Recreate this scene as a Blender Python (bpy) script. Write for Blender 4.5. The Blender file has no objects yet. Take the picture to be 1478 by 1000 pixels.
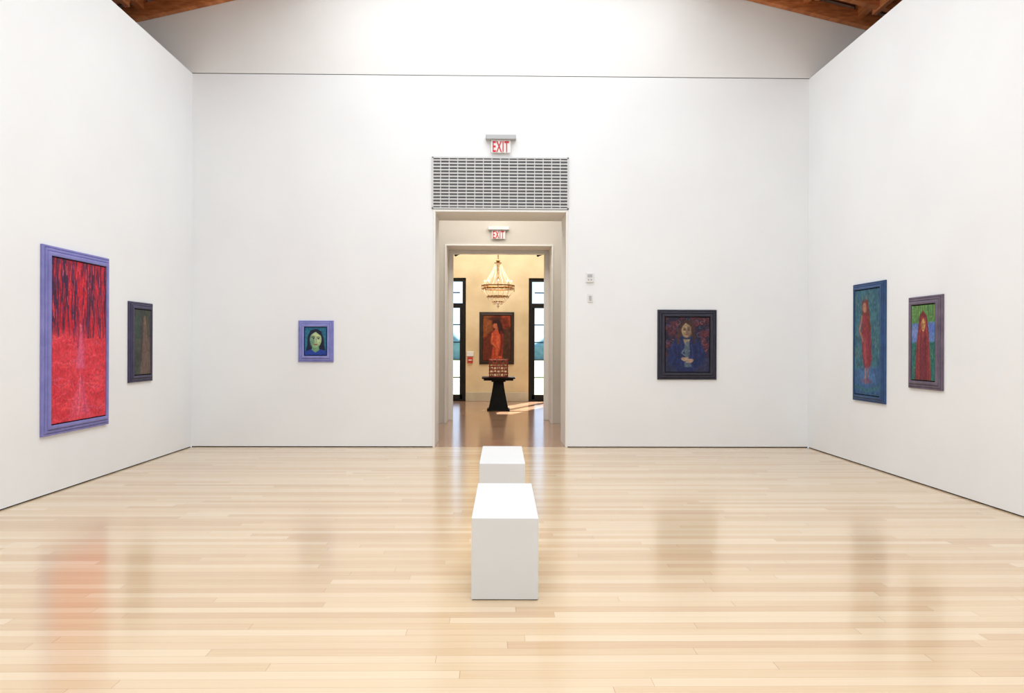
import bpy, bmesh, math, random
import numpy as np
from mathutils import Vector, Matrix
random.seed(4)
S=bpy.context.scene
S.view_settings.view_transform='Standard'
S.view_settings.look='None'
S.view_settings.exposure=0.0

def lin(c):
    o=[]
    for v in c[:3]:
        v/=255.
        o.append(v/12.92 if v<=.04045 else ((v+.055)/1.055)**2.4)
    return (*o,1.0)

# ------------------------------------------------------------------ materials
def base_mat(name,col,rough=.6,metal=0.,spec=.5):
    m=bpy.data.materials.new(name);m.use_nodes=True
    b=m.node_tree.nodes['Principled BSDF']
    b.inputs['Base Color'].default_value=lin(col)
    b.inputs['Roughness'].default_value=rough
    b.inputs['Metallic'].default_value=metal
    b.inputs['Specular IOR Level'].default_value=spec
    return m
def noise_mat(name,c1,c2,scale=3.,rough=.6,metal=0.,bump=0.,bscale=40.,stretch=(1,1,1),spec=.5,detail=4):
    m=base_mat(name,c1,rough,metal,spec);nt=m.node_tree;N=nt.nodes;L=nt.links
    b=N['Principled BSDF']
    tc=N.new('ShaderNodeTexCoord');mp=N.new('ShaderNodeMapping');mp.inputs['Scale'].default_value=stretch
    L.new(tc.outputs['Object'],mp.inputs['Vector'])
    n=N.new('ShaderNodeTexNoise');n.inputs['Scale'].default_value=scale;n.inputs['Detail'].default_value=detail
    L.new(mp.outputs[0],n.inputs['Vector'])
    r=N.new('ShaderNodeValToRGB');r.color_ramp.elements[0].position=.3;r.color_ramp.elements[1].position=.7
    r.color_ramp.elements[0].color=lin(c1);r.color_ramp.elements[1].color=lin(c2)
    L.new(n.outputs['Fac'],r.inputs['Fac']);L.new(r.outputs['Color'],b.inputs['Base Color'])
    if bump>0:
        n2=N.new('ShaderNodeTexNoise');n2.inputs['Scale'].default_value=bscale;n2.inputs['Detail'].default_value=3
        L.new(mp.outputs[0],n2.inputs['Vector'])
        bp=N.new('ShaderNodeBump');bp.inputs['Strength'].default_value=bump;bp.inputs['Distance'].default_value=.01
        L.new(n2.outputs['Fac'],bp.inputs['Height']);L.new(bp.outputs[0],b.inputs['Normal'])
    return m
def plank_mat(name,dark,mid,light,rough,pw=.083,pl=2.3,line=.5):
    m=bpy.data.materials.new(name);m.use_nodes=True;nt=m.node_tree;N=nt.nodes;L=nt.links
    b=N['Principled BSDF']
    def math_(op,a,bb=None):
        n=N.new('ShaderNodeMath');n.operation=op
        for i,v in enumerate((a,bb)):
            if v is None: continue
            if isinstance(v,(int,float)): n.inputs[i].default_value=v
            else: L.new(v,n.inputs[i])
        return n.outputs[0]
    tc=N.new('ShaderNodeTexCoord');sp=N.new('ShaderNodeSeparateXYZ');L.new(tc.outputs['Object'],sp.inputs[0])
    yr=math_('DIVIDE',sp.outputs['Y'],pw);row=math_('FLOOR',yr);fy=math_('FRACT',yr)
    wn=N.new('ShaderNodeTexWhiteNoise');wn.noise_dimensions='1D';L.new(row,wn.inputs['W'])
    xo=math_('ADD',math_('DIVIDE',sp.outputs['X'],pl),math_('MULTIPLY',wn.outputs['Value'],7.3))
    col=math_('FLOOR',xo);fx=math_('FRACT',xo)
    cb=N.new('ShaderNodeCombineXYZ');L.new(row,cb.inputs[0]);L.new(col,cb.inputs[1])
    w2=N.new('ShaderNodeTexWhiteNoise');w2.noise_dimensions='2D';L.new(cb.outputs[0],w2.inputs['Vector'])
    cg=N.new('ShaderNodeCombineXYZ')
    L.new(math_('ADD',math_('MULTIPLY',sp.outputs['X'],1.2),math_('MULTIPLY',w2.outputs['Value'],50.)),cg.inputs[0])
    L.new(math_('MULTIPLY',sp.outputs['Y'],38.),cg.inputs[1]);L.new(math_('MULTIPLY',w2.outputs['Value'],31.),cg.inputs[2])
    g=N.new('ShaderNodeTexNoise');g.inputs['Scale'].default_value=1.6;g.inputs['Detail'].default_value=5;L.new(cg.outputs[0],g.inputs['Vector'])
    v=math_('ADD',math_('MULTIPLY',w2.outputs['Value'],.62),math_('MULTIPLY',g.outputs['Fac'],.42))
    r=N.new('ShaderNodeValToRGB');e=r.color_ramp.elements
    e[0].position=.12;e[0].color=lin(dark);e[1].position=.85;e[1].color=lin(light)
    k=r.color_ramp.elements.new(.45);k.color=lin(mid)
    L.new(v,r.inputs['Fac'])
    ed=math_('MAXIMUM',math_('LESS_THAN',fy,.03),math_('LESS_THAN',fx,.0013))
    mx=N.new('ShaderNodeMix');mx.data_type='RGBA';mx.blend_type='MULTIPLY'
    L.new(math_('MULTIPLY',ed,line),mx.inputs['Factor']);L.new(r.outputs['Color'],mx.inputs['A']);mx.inputs['B'].default_value=(.42,.3,.2,1)
    L.new(mx.outputs['Result'],b.inputs['Base Color'])
    L.new(math_('ADD',math_('MULTIPLY',g.outputs['Fac'],.10),rough-.05),b.inputs['Roughness'])
    b.inputs['Specular IOR Level'].default_value=.5
    b.inputs['Coat Weight'].default_value=.4;b.inputs['Coat Roughness'].default_value=.13
    return m

M_wall=noise_mat('white_plaster',(235,236,238),(239,241,242),.9,.85,bump=.05,bscale=60,spec=.2)
M_gable=noise_mat('upper_plaster',(232,231,229),(238,237,235),.9,.85,spec=.2)
M_floor=plank_mat('pale_maple_floor',(205,171,134),(219,190,153),(229,206,174),.22)
M_floor_dim=plank_mat('brown_hall_floor',(150,112,88),(174,134,106),(194,156,126),.19)  # planks browned and darkened; the hall's lower light is put into the colour
M_hall=noise_mat('beige_hall_plaster',(212,206,194),(220,214,203),1.2,.8,spec=.2)
M_jamb=noise_mat('door_jamb_paint',(234,232,227),(239,237,233),1.,.6,spec=.3)
M_tan=noise_mat('tan_venetian_plaster',(206,186,148),(228,211,175),1.6,.6,bump=.05,bscale=12,spec=.3,detail=7)
M_stone=noise_mat('stone_baseboard',(190,180,158),(206,198,178),4,.5)
M_dark=base_mat('shadow_gap',(28,26,25),.9,spec=0)  # near-black for picture liners and for shade coloured into gaps
M_beam=noise_mat('timber_beam',(168,94,48),(218,140,84),6,.6,stretch=(1,.3,6))
M_deck=noise_mat('timber_deck',(112,64,36),(150,92,54),5,.65,stretch=(1,8,1))
M_bench=noise_mat('white_bench_paint',(220,222,224),(224,226,228),2,.45,spec=.3)
M_grille=base_mat('grille_metal',(206,206,206),.5)
M_grback=base_mat('grille_duct',(104,104,107),.9)
M_white=base_mat('white_plastic',(228,228,226),.4)
M_grey=base_mat('grey_plastic',(176,178,180),.4)
M_red=base_mat('exit_letter_red',(206,24,44),.5)
M_firered=base_mat('alarm_red',(190,52,40),.5)
M_bronze=base_mat('dark_window_frame',(26,25,25),.5,spec=.25)
M_black=noise_mat('black_lacquer_wood',(9,9,9),(17,16,15),8,.5,spec=.12)
M_lattice=noise_mat('russet_lattice_wood',(128,52,34),(176,84,58),18,.45)
M_brass=base_mat('aged_brass',(168,120,66),.35,metal=.9)
M_crystal=base_mat('crystal_beads',(244,230,206),.12,spec=.9)
M_grass=noise_mat('lawn',(118,136,98),(150,162,116),.5,.9,spec=.1)
M_tree=noise_mat('hedge_leaves',(110,140,140),(140,166,160),2,.9,spec=.1)
M_panel=base_mat('opal_skylight_glass',(240,244,248),.4)  # plain opaque white for the invented roof panel

# ------------------------------------------------------------------ mesh utils
def B(bm,x0,x1,y0,y1,z0,z1,mi=0):
    vs=[bm.verts.new(p) for p in [(x0,y0,z0),(x1,y0,z0),(x1,y1,z0),(x0,y1,z0),(x0,y0,z1),(x1,y0,z1),(x1,y1,z1),(x0,y1,z1)]]
    for f in [(0,3,2,1),(4,5,6,7),(0,1,5,4),(1,2,6,5),(2,3,7,6),(3,0,4,7)]:
        fc=bm.faces.new([vs[i] for i in f]);fc.material_index=mi
    return vs
def fin(name,bm,mats,parent=None,bevel=0,smooth=False,loc=None):
    bm.normal_update()
    me=bpy.data.meshes.new(name);bm.to_mesh(me);bm.free()
    if not isinstance(mats,(list,tuple)): mats=[mats]
    for m in mats: me.materials.append(m)
    if smooth: me.polygons.foreach_set('use_smooth',[True]*len(me.polygons))
    o=bpy.data.objects.new(name,me);S.collection.objects.link(o)
    if parent: o.parent=parent
    if loc: o.location=loc
    if bevel:
        md=o.modifiers.new('bevel','BEVEL');md.width=bevel;md.segments=2;md.limit_method='ANGLE'
    return o
def empty(name,loc,rz=0):
    e=bpy.data.objects.new(name,None);e.empty_display_size=.1;e.location=loc;e.rotation_euler=(0,0,rz);S.collection.objects.link(e);return e
def boxes(name,lst,mats,**k):
    bm=bmesh.new()
    for b in lst: B(bm,*b)
    return fin(name,bm,mats,**k)
def rod(bm,p,q,r,seg=6,mi=0,r2=None):
    p=Vector(p);q=Vector(q);d=(q-p).normalized();r2=r if r2 is None else r2
    a=d.orthogonal().normalized();b=d.cross(a)
    A=[bm.verts.new(p+(a*math.cos(t)+b*math.sin(t))*r) for t in [2*math.pi*i/seg for i in range(seg)]]
    C=[bm.verts.new(q+(a*math.cos(t)+b*math.sin(t))*r2) for t in [2*math.pi*i/seg for i in range(seg)]]
    for i in range(seg):
        f=bm.faces.new([A[i],A[(i+1)%seg],C[(i+1)%seg],C[i]]);f.material_index=mi
    f=bm.faces.new(A[::-1]);f.material_index=mi;f=bm.faces.new(C);f.material_index=mi
def bead(bm,c,r,mi=0,h=None):
    c=Vector(c);h=h or r
    T=bm.verts.new(c+Vector((0,0,h)));D=bm.verts.new(c-Vector((0,0,h)))
    R=[bm.verts.new(c+Vector((r*math.cos(t),r*math.sin(t),0))) for t in [i*math.pi*2/5 for i in range(5)]]
    for i in range(5):
        f=bm.faces.new([R[i],R[(i+1)%5],T]);f.material_index=mi
        f=bm.faces.new([R[(i+1)%5],R[i],D]);f.material_index=mi
def lathe(bm,c,prof,seg=20,mi=0):
    rings=[]
    for r,z in prof:
        rings.append([bm.verts.new((c[0]+r*math.cos(t),c[1]+r*math.sin(t),c[2]+z)) for t in [2*math.pi*i/seg for i in range(seg)]])
    for a,b in zip(rings,rings[1:]):
        for i in range(seg):
            f=bm.faces.new([a[i],a[(i+1)%seg],b[(i+1)%seg],b[i]]);f.material_index=mi

# ------------------------------------------------------------------ room shell
XL,XR,YB=-4.29,4.52,10.89
WT=5.30
Y1b=11.65
Y2,Y2b=14.24,15.6
Y3=19.9
YF=-5.0
DL,DR,DT=-.87,1.055,3.39
boxes('floor',[(-7.2,7.4,YF-.2,YB+.02,-.12,0)],M_floor)
boxes('floor_hall',[(-4.,4.2,YB+.02,Y3+.3,-.12,-.001)],M_floor_dim)
boxes('wall_left',[(XL-.25,XL,YF,YB,.012,WT)],M_wall)
boxes('wall_right',[(XR,XR+.25,YF,YB,.012,WT)],M_wall)
boxes('wall_back',[(-7.2,DL,YB,Y1b,.012,WT),(DR,7.4,YB,Y1b,.012,WT),(DL,DR,YB,Y1b,DT,WT)],M_wall)
boxes('trim_1',[(XL,DL-.01,YB+.01,YB+.05,0,.012),(DR+.01,XR,YB+.01,YB+.05,0,.012)],M_dark)  # black strips, here and along the sides, colour in the base gap's shade
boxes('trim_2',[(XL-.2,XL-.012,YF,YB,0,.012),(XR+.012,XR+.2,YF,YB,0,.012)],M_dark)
boxes('trim_3',[(-7.2,7.4,YB+.012,YB+.3,WT,WT+.011)],M_dark)  # black strip colours in the shade of the upper reveal
boxes('wall_front',[(-7.2,7.4,YF-.2,YF,0,7.6)],M_wall)
boxes('wall_outer_left',[(-7.4,-7.2,YF-.2,Y1b,0,7.2)],M_wall)
boxes('wall_outer_right',[(7.4,7.6,YF-.2,Y1b,0,7.2)],M_wall)
RX,RZ,SL=.12,7.245,.237
OPW=2.6  # half width of the added, unseen ridge opening
def roofz(x): return RZ-SL*abs(x-RX)
bm=bmesh.new()
pts=[(-7.2,WT+.011),(7.4,WT+.011),(7.4,roofz(7.4)+.3),(RX,RZ+.3),(-7.2,roofz(-7.2)+.3)]
a=[bm.verts.new((x,YB,z)) for x,z in pts];b=[bm.verts.new((x,YB+.3,z)) for x,z in pts]
bm.faces.new(a);bm.faces.new(b[::-1])
for i in range(5): bm.faces.new([a[i],b[i],b[(i+1)%5],a[(i+1)%5]])
fin('wall_gable',bm,M_gable)
bm=bmesh.new()
def slopebox(bm,x0,x1,y0,y1,off,th,mi=0):
    p=[]
    for (x,y) in ((x0,y0),(x1,y0),(x1,y1),(x0,y1)): p.append((x,y,roofz(x)+off))
    q=[(x,y,z+th) for x,y,z in p]
    v=[bm.verts.new(t) for t in p+q]
    for f in [(0,3,2,1),(4,5,6,7),(0,1,5,4),(1,2,6,5),(2,3,7,6),(3,0,4,7)]:
        fc=bm.faces.new([v[i] for i in f]);fc.material_index=mi
for s,x0,x1 in ((1,RX+OPW,7.4),(-1,-7.2,RX-OPW)):
    slopebox(bm,x0,x1,YF,YB+.3,.30,.1)
fin('ceiling',bm,M_deck)
bm=bmesh.new()
for yy in [10.78,10.2,9.6,8.6,7.6,6.6,5.6,4.6,3.6,2.6,1.6,.6,-.4,-1.4,-2.4,-3.4,-4.4]:
    slopebox(bm,RX+OPW,7.4,yy,yy+.10,.0,.20);slopebox(bm,-7.2,RX-OPW,yy,yy+.10,.0,.20)
for s in (1,-1):
    for d_ in (2.7,3.5,4.3,5.1,5.9,6.7):
        xc=RX+s*d_
        B(bm,xc-.05,xc+.05,YF,YB-.01,roofz(xc)+.12,roofz(xc)+.32)
        if 4<d_<7: B(bm,xc-.035,xc+.035,9.9,10.4,roofz(xc)-.02,roofz(xc)+.12)
fin('ceiling_beams',bm,M_beam)
boxes('window_skylight',[(RX-OPW,RX+OPW,YF,YB,6.90,6.95)],M_panel)  # invented skylight: unseen opaque panel added above the fill lamp

# vestibule
boxes('wall_hall',[(-4.,DL-.05,Y2,Y2b,0,4.4),(1.105,4.2,Y2,Y2b,0,4.4),(DL-.05,1.105,Y2,Y2b,3.345,4.4)],M_hall)
boxes('wall_hall_left',[(-4.2,-4.,Y1b,Y3+.3,0,5.2)],M_hall)
boxes('wall_hall_right',[(4.2,4.4,Y1b,Y3+.3,0,5.2)],M_hall)
boxes('ceiling_hall',[(-4.,4.2,Y1b,Y2,4.4,4.5)],M_hall)
boxes('ceiling_entry',[(-4.,4.2,Y2,Y3+.3,5.1,5.2)],M_hall)
boxes('wall_entry_front',[(-4.,4.2,Y2b-.1,Y2b,4.4,5.1)],M_hall)
def lining(name,l,r,t,y0,y1,th,mat,proud=.012):
    return boxes(name,[(l,l+th,y0-proud,y1+proud,0,t),(r-th,r,y0-proud,y1+proud,0,t),(l+th,r-th,y0-proud,y1+proud,t-th,t)],mat,bevel=.003)
lining('trim_5',DL,DR,DT,YB,Y1b,.03,M_jamb)
lining('trim_6',-.92,1.105,3.345,Y2,Y2b,.03,M_jamb)
boxes('trim_4',[(-.89,-.80,14.9,15.0,0,3.315),(.98,1.075,14.9,15.0,0,3.315),(-.80,.98,14.9,15.0,3.25,3.315)],M_jamb,bevel=.004)

# entry far wall with two french windows
wl=(-2.1,-.735);wr=(.905,2.27);WH=3.22
boxes('wall_entry',[(-4.,wl[0],Y3,Y3+.3,0,5.1),(wl[1],wr[0],Y3,Y3+.3,0,5.1),(wr[1],4.2,Y3,Y3+.3,0,5.1),
  (wl[0],wl[1],Y3,Y3+.3,WH,5.1),(wr[0],wr[1],Y3,Y3+.3,WH,5.1)],M_tan)
boxes('baseboard_entry',[(wl[1]+.0,wr[0],Y3-.03,Y3,0,.235),(-4.,wl[0],Y3-.03,Y3,0,.235),(wr[1],4.2,Y3-.03,Y3,0,.235)],M_stone,bevel=.006)
for i,(x0,x1) in enumerate((wl,wr)):
    e=empty('window_%d'%(i+1),((x0+x1)/2,Y3+.1,0))
    h=(x1-x0)/2
    L=[(-h,-h+.09,-.06,.06,0,WH),(h-.09,h,-.06,.06,0,WH),(-h+.09,h-.09,-.06,.06,WH-.09,WH),(-h+.09,h-.09,-.06,.06,2.44,2.56),(-h+.09,h-.09,-.06,.06,0,.05)]
    for sx in (-1,1):
        a=sx*(h-.09);
        xs=sorted((a,a-sx*.07));L.append((xs[0],xs[1],-.04,.04,.05,2.44))
        xs=sorted((0,sx*.085));L.append((xs[0],xs[1],-.04,.04,.05,2.44))
    L.append((-h+.09,h-.09,-.04,.04,.05,.17))
    L.append((-.03,.03,-.04,.04,2.56,WH-.09))
    fr=boxes('frame',L,M_bronze,parent=e,bevel=.004)
    L=[(-h+.16,h-.16,-.018,.018,z-.013,z+.013) for z in (.62,1.08,1.54,2.0,2.84)]
    boxes('muntins',L,M_bronze,parent=e)
# ------------------------------------------------------------------ outside
boxes('ground_lawn',[(-60,60,Y3+.3,140,-.25,-.15)],M_grass)
bm=bmesh.new()
N=60
prev=None
for i in range(N+1):
    x=-50+100*i/N
    h=2.2+.9*math.sin(i*.55)+.6*math.sin(i*1.7+1)+random.random()*.7
    col=[bm.verts.new((x,y,z)) for y,z in ((90,-.2),(89+random.random()*2,h*.6),(93,h),(98,h*.5),(99,-.2))]
    if prev:
        for k in range(4): bm.faces.new([prev[k],col[k],col[k+1],prev[k+1]])
    prev=col
fin('distant_hedge',bm,M_tree,smooth=True)

# ------------------------------------------------------------------ painter
def sm(a,b,x):
    t=np.clip((x-a)/(b-a),0,1);return t*t*(3-2*t)
class Cv:
    def __init__(s,nx,ny,A,seed=1,warp=.012):
        s.nx,s.ny,s.A=nx,ny,A;s.rng=np.random.RandomState(seed)
        x=np.linspace(0,1,nx);y=np.linspace(0,A,ny)
        s.X0,s.Y0=np.meshgrid(x,y)
        s.X,s.Y=s.X0,s.Y0
        w1=s.fbm(14,14*A)-.5;w2=s.fbm(14,14*A)-.5
        s.X=s.X0+w1*warp*2;s.Y=s.Y0+w2*warp*2
        s.c=np.zeros((ny,nx,3))
    def vn(s,gx,gy):
        gx=max(2,int(round(gx)));gy=max(2,int(round(gy)))
        g=s.rng.rand(gy+2,gx+2)
        u=s.X0*gx;v=s.Y0/s.A*gy
        i=np.clip(np.floor(u).astype(int),0,gx);j=np.clip(np.floor(v).astype(int),0,gy)
        a=u-i;b=v-j;a=a*a*(3-2*a);b=b*b*(3-2*b)
        return (g[j,i]*(1-a)+g[j,i+1]*a)*(1-b)+(g[j+1,i]*(1-a)+g[j+1,i+1]*a)*b
    def fbm(s,gx,gy,o=3):
        r=0;w=1;t=0
        for k in range(o):
            r=r+w*s.vn(gx*2**k,gy*2**k);t+=w;w*=.55
        return r/t
    def put(s,m,col):
        m=np.clip(m,0,1)[...,None];s.c=s.c*(1-m)+np.array(col,float)*m
    def mix(s,t,a,b):
        t=np.clip(t,0,1)[...,None];return np.array(a,float)*(1-t)+np.array(b,float)*t
    def ell(s,cx,cy,rx,ry,col,soft=.15,rot=0,al=1.):
        c_,s_=math.cos(rot),math.sin(rot);dx=s.X-cx;dy=s.Y-cy
        a=(dx*c_+dy*s_)/rx;b=(-dx*s_+dy*c_)/ry;d=np.sqrt(a*a+b*b)
        s.put(al*(1-sm(1-soft,1+soft,d)),col)
    def pd(s,pts,closed=False):
        d=np.full(s.X.shape,9.);n=len(pts)
        for i in range(n if closed else n-1):
            ax,ay=pts[i];bx,by=pts[(i+1)%n];vx,vy=bx-ax,by-ay;L=vx*vx+vy*vy+1e-9
            t=np.clip(((s.X-ax)*vx+(s.Y-ay)*vy)/L,0,1)
            d=np.minimum(d,np.hypot(s.X-ax-t*vx,s.Y-ay-t*vy))
        return d
    def line(s,pts,w,col,al=1.,soft=.5):
        d=s.pd(pts);s.put(al*(1-sm(w*(1-soft),w*(1+soft),d)),col)
    def poly(s,pts,col,soft=.012,al=1.):
        ins=np.zeros(s.X.shape,bool);n=len(pts)
        for i in range(n):
            ax,ay=pts[i];bx,by=pts[(i+1)%n]
            if ay==by: continue
            c=((ay>s.Y)!=(by>s.Y))&(s.X<(bx-ax)*(s.Y-ay)/(by-ay)+ax);ins^=c
        d=s.pd(pts,True);d=np.where(ins,d,-d)
        s.put(al*sm(-soft,soft,d),col)
    def brush(s,gx,gy,amp):
        n=(s.fbm(gx,gy)-.5)*2*amp;m=(s.fbm(gx*.6,gy*.6)-.5)*amp
        s.c=np.clip(s.c*(1+n[...,None])+m[...,None]*40*np.array([.6,.3,.8]),0,255)

def p_forest():
    c=Cv(200,320,1.6,3,.01);A=c.A
    st=c.fbm(26,5);st2=c.fbm(40,12)
    top=c.mix(sm(.38,.62,st*.6+st2*.4),(62,28,60),(190,30,48))
    bot=c.mix(c.fbm(5,22),(194,36,52),(226,72,84))
    h=sm(.60,.84,c.Y+ (c.fbm(6,6)-.5)*.2)
    c.c=top*(1-h[...,None])+bot*h[...,None]
    r=random.Random(5)
    for i in range(9):
        x=r.random();w=.008+r.random()*.012
        c.line([(x,0),(x+r.uniform(-.03,.03),.4),(x+r.uniform(-.03,.03),.76)],w,(54,24,54),.7)
        c.line([(x+w,0),(x+w+r.uniform(-.02,.02),.4),(x+w,.74)],.004,(214,60,70),.6)
    for i in range(200):
        x=r.random();y=r.random()*.66;l=.05+.1*r.random()
        c.line([(x,y),(x+r.uniform(-.02,.02),y+l)],.0055,r.choice([(222,48,60),(206,34,60),(206,34,54),(120,22,60),(232,84,92),(70,48,108)]),.8)
    for i in range(80):
        x=r.random()*1.2-.2;y=.74+r.random()*.86;l=.08+.2*r.random();k=r.uniform(-.05,.05)
        c.line([(x,y),(x+l*.5,y+k),(x+l,y+r.uniform(-.03,.03))],.005,r.choice([(234,100,112),(202,40,56),(184,32,66),(234,90,82),(206,98,144)]),.5)
    c.ell(.5,.86,.1,.3,(200,66,104),.5,al=.35)
    c.poly([(.47,.72),(.53,.72),(.575,1.08),(.42,1.08)],(212,96,132),.03,.7)
    c.ell(.5,.67,.03,.045,(204,104,120),.3,al=.8);c.line([(.475,.66),(.455,.86)],.014,(150,34,54),.6)
    c.poly([(.45,1.2),(.55,1.2),(.70,1.58),(.30,1.58)],(222,98,130),.06,.5)
    c.line([(.5,1.15),(.46,1.55)],.01,(236,136,156),.4);c.line([(.52,1.15),(.6,1.55)],.01,(150,50,110),.4)
    c.brush(50,80,.2);return c
def p_dusk():
    c=Cv(70,120,1.55,6,.015)
    c.c=c.mix(c.fbm(5,7),(44,52,50),(74,74,62))
    c.poly([(.5,.25),(.75,.2),(.95,.7),(1,1.55),(.35,1.55),(.42,.8)],(98,80,70),.05)
    c.ell(.62,.3,.12,.16,(112,90,74),.3);c.line([(.5,.2),(.45,.7),(.4,1.2)],.05,(60,48,52),.8)
    c.line([(.72,.2),(.85,.7)],.04,(68,56,56),.7);c.ell(.2,.4,.15,.3,(50,76,68),.5,al=.7)
    c.line([(.6,.7),(.62,1.5)],.03,(118,86,76),.5)
    r=random.Random(2)
    for i in range(40):
        x,y=r.random(),r.random()*1.4;c.line([(x,y),(x+r.uniform(-.04,.04),y+.12)],.012,r.choice([(80,74,84),(60,80,66),(104,80,66),(46,44,58)]),.5)
    c.brush(20,30,.25);return c
def p_self():
    c=Cv(100,132,1.32,8,.008)
    c.c=c.mix(c.fbm(5,6),(26,80,124),(48,120,138))
    r=random.Random(6)
    for i in range(50):
        x,y=r.random(),r.random()*1.0;c.line([(x,y),(x+r.uniform(-.05,.05),y+.07)],.012,r.choice([(60,140,120),(30,70,130),(70,150,160),(40,100,90)]),.5)
    c.poly([(.5,.08),(.74,.16),(.88,.48),(.9,.85),(.97,1.1),(.7,1.1),(.3,1.1),(.06,1.12),(.12,.8),(.13,.42),(.28,.14)],(28,30,52),.02)
    c.poly([(0,1.14),(.3,1.03),(.7,1.03),(1,1.12),(1,1.32),(0,1.32)],(40,64,150),.02)
    c.poly([(.36,.84),(.65,.84),(.68,1.08),(.5,1.2),(.32,1.08)],(104,146,112),.02)
    c.ell(.51,.58,.27,.37,(164,186,138),.08);c.ell(.34,.64,.11,.28,(92,136,116),.5,al=.8);c.ell(.52,.88,.15,.07,(120,156,116),.5,al=.7)
    c.ell(.62,.5,.11,.15,(196,206,154),.6,al=.8);c.ell(.52,.36,.17,.07,(186,198,146),.5,al=.6)
    c.poly([(.24,.38),(.5,.2),(.78,.42),(.78,.18),(.5,.06),(.24,.16)],(32,32,54),.02)
    for x in (.40,.63):
        c.ell(x,.525,.085,.05,(116,148,122),.4,al=.7)
        c.line([(x-.08,.46),(x,.44),(x+.07,.46)],.015,(44,40,52));c.ell(x,.53,.06,.03,(208,214,184),.2);c.ell(x,.53,.03,.034,(24,40,60),.2)
        c.line([(x-.06,.52),(x,.50),(x+.06,.52)],.011,(40,40,50))
    c.line([(.52,.53),(.545,.68),(.5,.71)],.014,(108,134,98),.9);c.ell(.51,.81,.085,.03,(160,84,84),.3);c.line([(.43,.81),(.59,.81)],.007,(100,40,50))
    c.brush(16,20,.16);return c
def p_idol():
    c=Cv(140,175,1.25,11,.008);A=1.25
    c.c=c.mix(sm(.4,.62,c.fbm(8,10)),(40,38,56),(80,44,54))
    r=random.Random(9)
    for i in range(60):
        x,y=r.random(),r.random()*1.0;R=.03+.05*r.random();t0=r.random()*6
        c.line([(x+R*math.cos(t0+k*.7)*(1-.1*k),y+R*math.sin(t0+k*.7)*(1-.1*k)) for k in range(7)],.007,r.choice([(118,60,66),(140,88,86),(72,74,112),(50,88,100),(34,32,48)]),.85)
    c.poly([(0,.9),(.2,.86),(.8,.86),(1,.95),(1,A),(0,A)],(46,50,76),.03)
    c.poly([(.28,.32),(.44,.05),(.6,.08),(.68,.42),(.72,.6),(.26,.62)],(64,46,44),.03)
    c.poly([(.36,.42),(.58,.42),(.80,.54),(.92,.82),(.88,1.04),(.62,A),(.3,A),(.06,1.0),(.08,.72),(.2,.5)],(36,44,82),.02)
    c.poly([(.4,.5),(.56,.5),(.52,.68),(.46,.68)],(138,118,96),.02)
    for k in range(10):
        x=.14+.075*k;c.line([(x,.62+.02*(k%3)),(x+.03,.85),(x-.01,1.1)],.01,r.choice([(26,32,66),(54,66,112),(44,56,100)]),.7)
    c.ell(.475,.29,.115,.17,(156,134,104),.1);c.ell(.535,.31,.06,.14,(112,92,76),.5,al=.85);c.ell(.46,.4,.07,.05,(124,104,82),.5,al=.6)
    c.poly([(.35,.24),(.46,.12),(.6,.22),(.6,.1),(.46,.05),(.34,.12)],(60,42,40),.015)
    for x in (.435,.525):
        c.ell(x,.28,.035,.02,(104,84,72),.4,al=.7)
        c.ell(x,.28,.024,.013,(34,28,34),.3);c.line([(x-.03,.245),(x+.03,.245)],.007,(50,36,34))
    c.line([(.48,.29),(.485,.34)],.009,(110,82,68));c.ell(.48,.385,.035,.013,(132,62,60),.3)
    c.line([(.35,.2),(.31,.4),(.28,.6)],.03,(70,50,44));c.line([(.6,.2),(.65,.42),(.66,.58)],.025,(62,44,42))
    c.line([(.12,.86),(.28,1.02),(.43,1.0)],.05,(36,46,88));c.line([(.88,.86),(.74,1.04),(.6,1.03)],.05,(32,42,80))
    c.poly([(.44,.64),(.54,.62),(.56,.77),(.53,.9),(.6,1.14),(.42,1.14),(.46,.9),(.42,.77)],(80,94,106),.015)
    c.ell(.49,.6,.04,.05,(96,108,118),.2);c.line([(.44,.72),(.37,.82),(.45,.88)],.014,(90,102,114))
    for (x,y,s_) in ((.42,.96,1),(.57,1.0,-1)):
        c.ell(x,y,.07,.042,(150,124,106),.2,rot=.4*s_)
        for k in range(4): c.line([(x,y-.03+.02*k),(x+s_*.09,y-.045+.022*k)],.009,(164,138,118))
    c.brush(28,34,.24);return c
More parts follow.
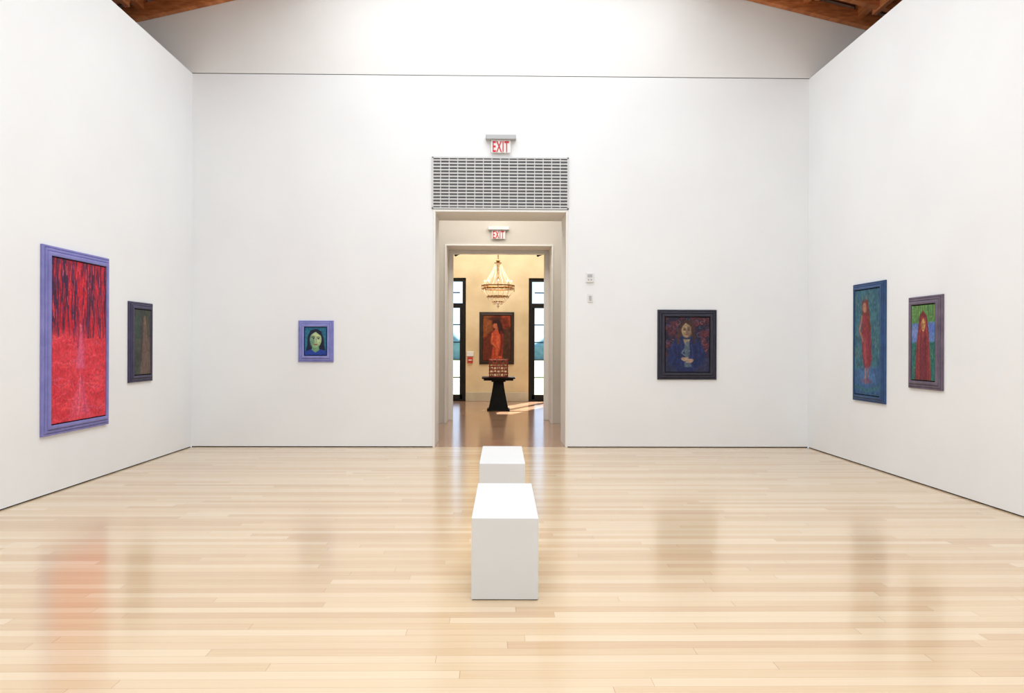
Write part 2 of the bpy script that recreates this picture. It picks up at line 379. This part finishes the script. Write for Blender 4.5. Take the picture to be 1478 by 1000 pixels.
def p_wader():
    c=Cv(110,214,1.95,14,.012)
    c.c=c.mix(c.fbm(6,12),(38,78,106),(70,116,116))
    r=random.Random(3)
    for i in range(170):
        x,y=r.random(),r.random()*1.6;l=.05+.1*r.random()
        c.line([(x,y),(x+r.uniform(-.08,.08),y+l)],.009,r.choice([(76,130,120),(44,70,130),(92,116,88),(118,108,92),(62,108,146),(104,78,92),(30,54,90)]),.65)
    c.poly([(.3,.2),(.5,.18),(.62,.5),(.6,.66),(.3,.6)],(110,52,50),.04)
    c.poly([(.34,.45),(.54,.48),(.66,.8),(.70,1.3),(.60,1.5),(.42,1.52),(.32,1.2),(.28,.8)],(128,46,54),.035)
    c.poly([(.36,.9),(.46,.9),(.5,1.4),(.42,1.4)],(152,72,74),.03,.7);c.line([(.58,.7),(.6,1.4)],.03,(96,38,60),.6)
    c.ell(.42,.33,.1,.09,(160,110,92),.2);c.line([(.5,.24),(.56,.5),(.62,.75)],.045,(112,50,42));c.line([(.3,.5),(.2,.75),(.35,.95)],.03,(150,100,90))
    c.poly([(0,1.5),(1,1.42),(1,1.95),(0,1.95)],(48,78,130),.05,.8)
    for k in range(6): c.ell(.48,1.62,.1+.08*k,.04+.035*k,(92,128,168),.1,al=.12)
    c.line([(.45,1.48),(.44,1.72)],.03,(146,114,116));c.line([(.55,1.48),(.56,1.7)],.03,(128,98,108))
    c.ell(.5,1.7,.2,.05,(116,66,92),.4,al=.6);c.line([(0,1.8),(.5,1.88),(1,1.8)],.04,(50,100,108),.7)
    c.brush(28,46,.28);return c
def p_redhair():
    c=Cv(110,165,1.75,17,.01);A=1.75
    c.c=c.mix(c.fbm(8,4),(66,110,62),(104,146,80))
    c.poly([(0,.42),(1,.40),(1,.9),(0,.92)],(90,116,170),.03)
    c.ell(.1,.62,.3,.12,(126,136,184),.5,al=.6);c.ell(.95,.55,.2,.1,(74,100,168),.5,al=.8)
    c.poly([(0,.88),(1,.86),(1,A),(0,A)],(40,96,90),.03)
    r=random.Random(8)
    for i in range(90):
        x=r.random();y=.95+r.random()*.6;c.line([(x,y),(x+r.uniform(-.04,.04),y+.2)],.010,r.choice([(72,136,96),(32,74,92),(60,110,120),(108,122,86)]),.7)
    for i in range(30):
        x=r.random();c.line([(x,0),(x+.02,.3)],.014,r.choice([(126,158,88),(60,98,62)]),.6)
    c.poly([(.5,.12),(.66,.25),(.74,.6),(.80,1.2),(.84,A),(.16,A),(.2,1.2),(.28,.6),(.35,.24)],(112,42,46),.025)
    for k in range(18):
        x=.3+.024*k;c.line([(.42+.010*k,.28),(x-.02+.01*(k-9),.9),(x+.03*(k-9)*.45,A)],.009,r.choice([(150,62,54),(86,30,44),(164,76,60),(124,40,64)]),.75)
    c.poly([(.42,.75),(.6,.75),(.64,A),(.36,A)],(98,38,56),.04,.6)
    c.ell(.51,.46,.085,.15,(184,144,92),.14);c.ell(.46,.48,.035,.11,(140,92,62),.5,al=.7)
    for x in (.475,.55): c.ell(x,.44,.02,.013,(50,40,30),.3)
    c.line([(.51,.45),(.515,.51)],.008,(140,90,60));c.ell(.51,.555,.03,.012,(150,60,50),.3)
    c.brush(28,44,.27);return c
def p_entry():
    c=Cv(90,130,1.5,21,.01);A=1.5
    c.c=c.mix(sm(.35,.65,c.fbm(4,6)),(92,36,24),(146,60,34))
    c.poly([(0,0),(.3,0),(.35,.5),(0,.7)],(134,84,44),.05,.7);c.poly([(0,.75),(.3,.6),(.35,1.5),(0,1.5)],(96,42,28),.05)
    c.poly([(.65,.5),(1,.4),(1,1.5),(.7,1.5)],(56,44,34),.06,.8)
    c.poly([(.36,.16),(.58,.12),(.70,.3),(.76,.7),(.6,.75),(.38,.5)],(40,20,20),.03)
    c.poly([(.42,.46),(.60,.42),(.74,.62),(.74,.95),(.68,1.5),(.28,1.5),(.36,1.0),(.32,.6)],(176,72,46),.02)
    c.poly([(.43,.36),(.55,.36),(.55,.5),(.44,.5)],(158,84,56),.02)
    c.ell(.45,.32,.085,.11,(172,98,64),.15,rot=.3)
    c.poly([(.38,.26),(.44,.18),(.6,.16),(.68,.34),(.68,.62),(.58,.6),(.54,.4),(.5,.26)],(44,22,22),.02)
    c.line([(.34,.62),(.3,.9),(.46,1.02)],.04,(186,90,58));c.line([(.3,.62),(.27,.92),(.44,1.07)],.01,(96,34,26),.8)
    c.poly([(.5,.66),(.6,.66),(.64,1.4),(.5,1.4)],(196,102,64),.05,.6);c.line([(.66,.55),(.7,.9),(.62,1.3)],.05,(98,30,26),.8)
    c.line([(.44,1.08),(.4,1.5)],.014,(116,40,30),.7);c.line([(.56,1.1),(.56,1.5)],.012,(126,46,32),.6)
    c.ell(.45,.1,.3,.05,(56,32,26),.5,al=.7);c.brush(18,26,.2);return c

M_canvas=bpy.data.materials.new('oil_paint_canvas');M_canvas.use_nodes=True
nt=M_canvas.node_tree;at=nt.nodes.new('ShaderNodeAttribute');at.attribute_name='paint'
pb=nt.nodes['Principled BSDF'];nt.links.new(at.outputs['Color'],pb.inputs['Base Color']);pb.inputs['Roughness'].default_value=.6;pb.inputs['Specular IOR Level'].default_value=.25
nn=nt.nodes.new('ShaderNodeTexNoise');nn.inputs['Scale'].default_value=90;bp=nt.nodes.new('ShaderNodeBump');bp.inputs['Strength'].default_value=.15;bp.inputs['Distance'].default_value=.003
tcn=nt.nodes.new('ShaderNodeTexCoord');nt.links.new(tcn.outputs['Object'],nn.inputs['Vector']);nt.links.new(nn.outputs['Fac'],bp.inputs['Height']);nt.links.new(bp.outputs[0],pb.inputs['Normal'])

def painting(name,loc,rz,w,h,fw,dep,fcol,fcol2,pfun,liner=.012):
    e=empty(name,loc,rz)
    fm=noise_mat(name+'_frame_paint',fcol,fcol2,9,.5,bump=.1,bscale=80)
    prof=[(0,0),(0,dep*.36),(fw*.05,dep*.5),(fw*.18,dep*.52),(fw*.22,dep*.42),(fw*.27,dep*.42),(fw*.31,dep*.66),(fw*.42,dep*.72),(fw*.52,dep*.68),(fw*.56,dep*.6),(fw*.62,dep*.86),(fw*.72,dep),(fw*.88,dep),(fw*.97,dep*.97),(fw,dep*.85),(fw,dep*.6)]
    bm=bmesh.new();rings=[]
    for ins,d in prof:
        a,b=w/2-ins,h/2-ins
        rings.append([bm.verts.new(p) for p in ((-a,-d,-b),(a,-d,-b),(a,-d,b),(-a,-d,b))])
    for p,q in zip(rings,rings[1:]):
        for i in range(4): bm.faces.new([p[i],p[(i+1)%4],q[(i+1)%4],q[i]])
    bm.faces.new(rings[0][::-1])
    fin('frame',bm,fm,parent=e)
    a,b=w/2-fw,h/2-fw
    boxes('liner',[(-a,a,-dep*.72,-dep*.6,-b,b)],M_dark,parent=e)
    a-=liner;b-=liner
    c=pfun()
    nx,ny=c.nx,c.ny
    X,Z=np.meshgrid(np.linspace(-a,a,nx),np.linspace(b,-b,ny))
    co=np.stack([X.ravel(),np.full(nx*ny,-dep*.84),Z.ravel()],1)
    idx=np.arange(nx*ny).reshape(ny,nx)
    fs=np.stack([idx[1:,:-1],idx[1:,1:],idx[:-1,1:],idx[:-1,:-1]],-1).reshape(-1,4)
    me=bpy.data.meshes.new('canvas');me.from_pydata(co.tolist(),[],fs.tolist())
    ca=me.color_attributes.new('paint','FLOAT_COLOR','POINT')
    s=np.clip(c.c/255.,0,1).reshape(-1,3);l=np.where(s<=.04045,s/12.92,((s+.055)/1.055)**2.4)
    ca.data.foreach_set('color',np.concatenate([l,np.ones((len(l),1))],1).astype(np.float32).ravel())
    me.materials.append(M_canvas)
    o=bpy.data.objects.new('canvas',me);S.collection.objects.link(o);o.parent=e
    return e
def wallpaint(name,side,a0,a1,z0,z1,*r,**k):
    w=a1-a0;h=z1-z0;m=(a0+a1)/2;z=(z0+z1)/2
    if side=='L': return painting(name,(XL+.002,m,z),math.pi/2,w,h,*r,**k)
    if side=='R': return painting(name,(XR-.002,m,z),-math.pi/2,w,h,*r,**k)
    if side=='B': return painting(name,(m,YB-.002,z),0,w,h,*r,**k)
    if side=='E': return painting(name,(m,Y3-.002,z),0,w,h,*r,**k)
wallpaint('framed_landscape_painting','L',7.27,8.51,.57,2.40,.1,.055,(116,116,180),(134,132,196),p_forest)
wallpaint('framed_figure_painting','L',8.99,9.60,1.00,1.96,.08,.045,(50,46,76),(64,58,90),p_dusk)
wallpaint('framed_portrait_painting','B',-2.78,-2.28,1.21,1.80,.088,.045,(120,124,188),(140,142,202),p_self)
wallpaint('framed_portrait_painting','B',2.34,3.19,.975,1.975,.10,.05,(32,33,48),(42,43,60),p_idol)
wallpaint('framed_figure_painting','R',8.70,9.48,.79,2.225,.075,.045,(32,62,104),(42,78,126),p_wader)
wallpaint('framed_figure_painting','R',7.58,8.20,1.01,1.985,.085,.045,(88,76,96),(110,96,114),p_redhair)
wallpaint('framed_figure_painting','E',-.38,.525,.965,2.33,.085,.05,(40,30,26),(58,42,34),p_entry)

# ------------------------------------------------------------------ benches
def bench(x,y,rz):
    e=empty('gallery_bench',(x,y,0),rz)
    boxes('body',[(-.191,.191,0,1.11,.004,.4675)],M_bench,parent=e,bevel=.003)
    boxes('base_shadow_plinth',[(-.185,.185,.006,1.104,0,.004)],M_dark,parent=e)  # dark strip draws a shade line under the bench body
bench(.0665,4.342,math.radians(-.75))
bench(.073,6.356,math.radians(-.6))

# ------------------------------------------------------------------ exit signs
def exit_sign(loc,s=1.):
    e=empty('exit_sign',loc)
    boxes('canopy',[(-.215*s,.215*s,-.09,0,-.065*s,0)],M_grey if s==1. else M_white,parent=e,bevel=.006)
    boxes('panel',[(-.14*s,.14*s,-.05,-.042,-.25*s,-.065*s)],M_white,parent=e,bevel=.002)
    cu=bpy.data.curves.new('t','FONT');cu.body='EXIT';cu.size=1;cu.extrude=.01;cu.offset=.018;cu.align_x='CENTER';cu.space_character=1.12
    o=bpy.data.objects.new('t',cu);S.collection.objects.link(o);bpy.context.view_layer.update()
    me=bpy.data.meshes.new_from_object(o);bpy.data.objects.remove(o)
    xs=[v.co.x for v in me.vertices];ys=[v.co.y for v in me.vertices];x0,x1,y0,y1=min(xs),max(xs),min(ys),max(ys)
    for v in me.vertices:
        X=(v.co.x-x0)/(x1-x0)*.232*s-.116*s;Z=(v.co.y-y0)/(y1-y0)*.155*s-.24*s
        v.co=(X,-.052-(.003 if v.co.z>0 else 0),Z)
    me.materials.clear();me.materials.append(M_red)
    l=bpy.data.objects.new('letters',me);S.collection.objects.link(l);l.parent=e
exit_sign((.088,YB,4.445));exit_sign((.078,Y2,3.665),.9)

# ------------------------------------------------------------------ vent grille
e=empty('air_vent_grille',(.085,YB,3.77));w,h=.975,.37
L=[(-w,w,-.008,-.001,-h,h,1)]
L+=[(-w,-w+.02,-.022,-.008,-h,h),(w-.02,w,-.022,-.008,-h,h),(-w,w,-.022,-.008,h-.018,h),(-w,w,-.022,-.008,-h,-h+.018)]
nh=16
for i in range(1,nh): 
    z=-h+2*h*i/nh;L.append((-w+.02,w-.02,-.019,-.008,z-.009,z+.009))
nv=16
for i in range(1,nv):
    x=-w+2*w*i/nv;L.append((x-.006,x+.006,-.022,-.008,-h+.018,h-.018))
boxes('louvres',L,[M_grille,M_grback],parent=e)

# ------------------------------------------------------------------ thermostat + switch
e=empty('wall_thermostat',(1.367,YB,2.43))
boxes('housing',[(-.055,.055,-.028,0,-.07,.07)],M_white,parent=e,bevel=.006)
boxes('display',[(-.035,.035,-.031,-.027,.0,.045)],M_grey,parent=e);boxes('button_row',[(-.03,-.008,-.031,-.027,-.045,-.02),(.008,.03,-.031,-.027,-.045,-.02)],M_grey,parent=e)
e=empty('light_switch',(1.375,YB,2.135))
boxes('plate',[(-.04,.04,-.012,0,-.06,.06)],M_white,parent=e,bevel=.003);boxes('rocker',[(-.017,.017,-.02,-.011,-.033,.033)],M_grey,parent=e,bevel=.002)
e=empty('fire_alarm_pull',(-.62,Y3,1.15))
boxes('strobe',[(-.09,.09,-.04,0,.02,.15)],M_white,parent=e,bevel=.008)
boxes('pull_box',[(-.07,.07,-.05,0,-.15,0)],M_firered,parent=e,bevel=.006);boxes('handle',[(-.045,.045,-.062,-.048,-.09,-.06)],M_white,parent=e,bevel=.003)

# ------------------------------------------------------------------ pedestal table + sculpture
e=empty('pedestal_table',(.105,17.25,0))
bm=bmesh.new()
B(bm,-.37,.37,-.37,.37,.715,.745);B(bm,-.33,.33,-.33,.33,.675,.715);B(bm,-.16,.16,-.16,.16,.64,.675)
fin('top',bm,M_black,parent=e,bevel=.006)
bm=bmesh.new();prev=None
for k in range(9):
    t=k/8;z=.64*(1-t);r=.115+.115*t**1.25
    ring=[bm.verts.new((sx*r,sy*r,z)) for sx,sy in ((-1,-1),(1,-1),(1,1),(-1,1))]
    if prev:
        for i in range(4): bm.faces.new([ring[i],ring[(i+1)%4],prev[(i+1)%4],prev[i]])
    else: bm.faces.new(ring)
    prev=ring
bm.faces.new(prev[::-1])
for sx in (-1,1):
    B(bm,sx*.235-.02,sx*.235+.02,-.24,.24,0,.03)
fin('flared_pedestal',bm,M_black,parent=e,bevel=.004)
e=empty('lattice_sculpture',(.105,17.25,.745))
bm=bmesh.new();n=5;W=.2;Hh=.40
for f in range(4):
    ang=f*math.pi/2;ca,sa=math.cos(ang),math.sin(ang)
    def T(x,y,z): return (x*ca-y*sa,x*sa+y*ca,z)
    for i in range(n+1):
        x=-W+2*W*i/n;rod(bm,T(x,-W,0),T(x,-W,Hh+(.02 if i%2 else .0)),.012,6)
        z=.012+(Hh-.024)*i/n;rod(bm,T(-W-.01,-W-.012,z),T(W+.01,-W-.012,z),.011,6)
    for i in range(n):
        for j in range(n):
            if (i+j)%2==0:
                x=-W+2*W*(i+.5)/n;z=Hh*(j+.5)/n;a=T(x,-W,z)
                bead(bm,a,.022)
for i in range(n+1):
    t=-W+2*W*i/n;rod(bm,(-W,t,Hh*.0+.012),(W,t,.012),.01)
fin('lattice',bm,M_lattice,parent=e)

# ------------------------------------------------------------------ chandelier
cx,cy=.088,17.2
e=empty('crystal_chandelier',(cx,cy,0))
bm=bmesh.new()
rod(bm,(0,0,3.36),(0,0,5.06),.008,6,1);lathe(bm,(0,0,5.04),[(.0,-.04),(.06,-.02),(.07,.06)],16,1)
for k in range(40): bead(bm,(0,0,3.38+k*.042),.016,1,.024)
lathe(bm,(0,0,3.30),[(.015,.1),(.05,.07),(.03,.04),(.085,.02),(.09,0),(.03,-.02),(.012,-.3),(.03,-.35),(.012,-.4),(.012,-.55)],16,1)
R=.37
for zz,rr in ((2.80,R),(2.735,R*.97),(2.56,.24),(2.44,.12)):
    lathe(bm,(0,0,zz),[(rr-.008,-.014),(rr+.008,-.014),(rr+.008,.014),(rr-.008,.014),(rr-.008,-.014)],32,1)
ns=16
for i in range(ns):
    t=2*math.pi*i/ns;c_,s_=math.cos(t),math.sin(t)
    for k in range(17):
        u=k/16;r=.08+(R-.08)*(u**1.7*.75+u*.25);z=3.30-.5*u;bead(bm,(r*c_,r*s_,z),.0115+.003*(k%3==0),0)
    for k in range(1,4): bead(bm,(R*c_,R*s_,2.80-.022*k),.011,0,.015)
    for k in range(13):
        u=k/12;r=.10+(R-.10)*(1-u)**.8;z=2.72-.32*u;bead(bm,(r*c_,r*s_,z),.012,0,.017)
    tt=t+math.pi/ns;bead(bm,(R*math.cos(tt),R*math.sin(tt),2.70),.016,0,.035);bead(bm,(.24*math.cos(tt),.24*math.sin(tt),2.53),.014,0,.03)
for i in range(8):
    t=2*math.pi*i/8;c_,s_=math.cos(t),math.sin(t)
    rod(bm,(0,0,2.78),(R*c_,R*s_,2.78),.006,5,1);rod(bm,(.3*c_,.3*s_,2.79),(.3*c_,.3*s_,2.88),.011,6,2);bead(bm,(.3*c_,.3*s_,2.905),.016,3,.03)
for k,(r,z) in enumerate(((.05,2.42),(.035,2.385),(.045,2.35),(.022,2.32))): bead(bm,(0,0,z),r,0,.03)
for i in range(8):
    t=2*math.pi*i/8;bead(bm,(.09*math.cos(t),.09*math.sin(t),2.40),.014,0,.035)
M_candle=base_mat('candle_sleeve',(236,226,200),.5)
M_bulb=base_mat('lit_bulb',(255,230,180),.3);q=M_bulb.node_tree.nodes['Principled BSDF'];q.inputs['Emission Color'].default_value=(1,.75,.42,1);q.inputs['Emission Strength'].default_value=6
fin('chandelier_body',bm,[M_crystal,M_brass,M_candle,M_bulb],parent=e)

# track spotlights in entry
e=empty('track_spotlight_rail',(0,17.0,0))
bm=bmesh.new();B(bm,-1.6,1.9,-.02,.02,3.56,3.60)
for x in (-1.5,1.8): rod(bm,(x,0,3.6),(x,0,5.1),.008)
for x in (-1.0,-.82,1.02,1.25):
    rod(bm,(x,0,3.56),(x,0,3.49),.008);rod(bm,(x-.05,.06,3.47),(x+.04,-.05,3.50),.028,10)
fin('rail',bm,M_black,parent=e)

# ------------------------------------------------------------------ lights
def area(name,loc,sx,sy,p,col=(1,1,1),rot=(0,0,0)):
    l=bpy.data.lights.new(name,'AREA');l.shape='RECTANGLE';l.size=sx;l.size_y=sy;l.energy=p;l.color=col
    o=bpy.data.objects.new(name,l);o.location=loc;o.rotation_euler=rot;S.collection.objects.link(o);return o
area('skylight_daylight',(RX,2.8,6.86),5.1,15.0,725,(.895,.955,1.0))  # unseen area lamp added to light the gallery from above
area('hall_ceiling_light',(.1,12.9,4.36),2.4,1.6,60,(1,.97,.92))  # fill lamp added out of view to brighten the vestibule
area('entry_ceiling_light',(.1,18.0,5.05),3,2,165,(1,.96,.89))  # added unseen fill that lifts the entry room walls
l=bpy.data.lights.new('chandelier_glow','POINT');l.energy=15;l.color=(1,.84,.6);l.shadow_soft_size=.15
o=bpy.data.objects.new('chandelier_glow',l);o.location=(cx,cy,2.95);S.collection.objects.link(o)
sl=bpy.data.lights.new('sun','SUN');sl.energy=26;sl.angle=.01;sl.color=(1,.97,.9)
so=bpy.data.objects.new('sun',sl);S.collection.objects.link(so)
d=Vector((-.46,-1,-.80));so.rotation_euler=d.to_track_quat('-Z','Y').to_euler()
wd=bpy.data.worlds.new('sky');S.world=wd;wd.use_nodes=True;nt=wd.node_tree
bg=nt.nodes['Background'];tc=nt.nodes.new('ShaderNodeTexCoord');sp=nt.nodes.new('ShaderNodeSeparateXYZ');rp=nt.nodes.new('ShaderNodeValToRGB')
nt.links.new(tc.outputs['Generated'],sp.inputs[0]);nt.links.new(sp.outputs['Z'],rp.inputs['Fac']);nt.links.new(rp.outputs['Color'],bg.inputs['Color'])
rp.color_ramp.elements[0].color=(.46,.56,.68,1);rp.color_ramp.elements[1].color=(.28,.48,.82,1);rp.color_ramp.elements[1].position=.6
bg.inputs['Strength'].default_value=2.3

# ------------------------------------------------------------------ camera
cam=bpy.data.cameras.new('camera');cam.sensor_width=36;cam.lens=1100/1478*36;cam.clip_end=400
cam.shift_x=8.4/1478;cam.shift_y=-1/1478
co=bpy.data.objects.new('camera',cam);S.collection.objects.link(co);S.camera=co
co.matrix_world=Matrix.Translation((0,0,1.45))@Matrix.Rotation(math.radians(-.92),4,'Z')@Matrix.Rotation(math.pi/2,4,'X')@Matrix.Rotation(math.radians(.19),4,'Z')
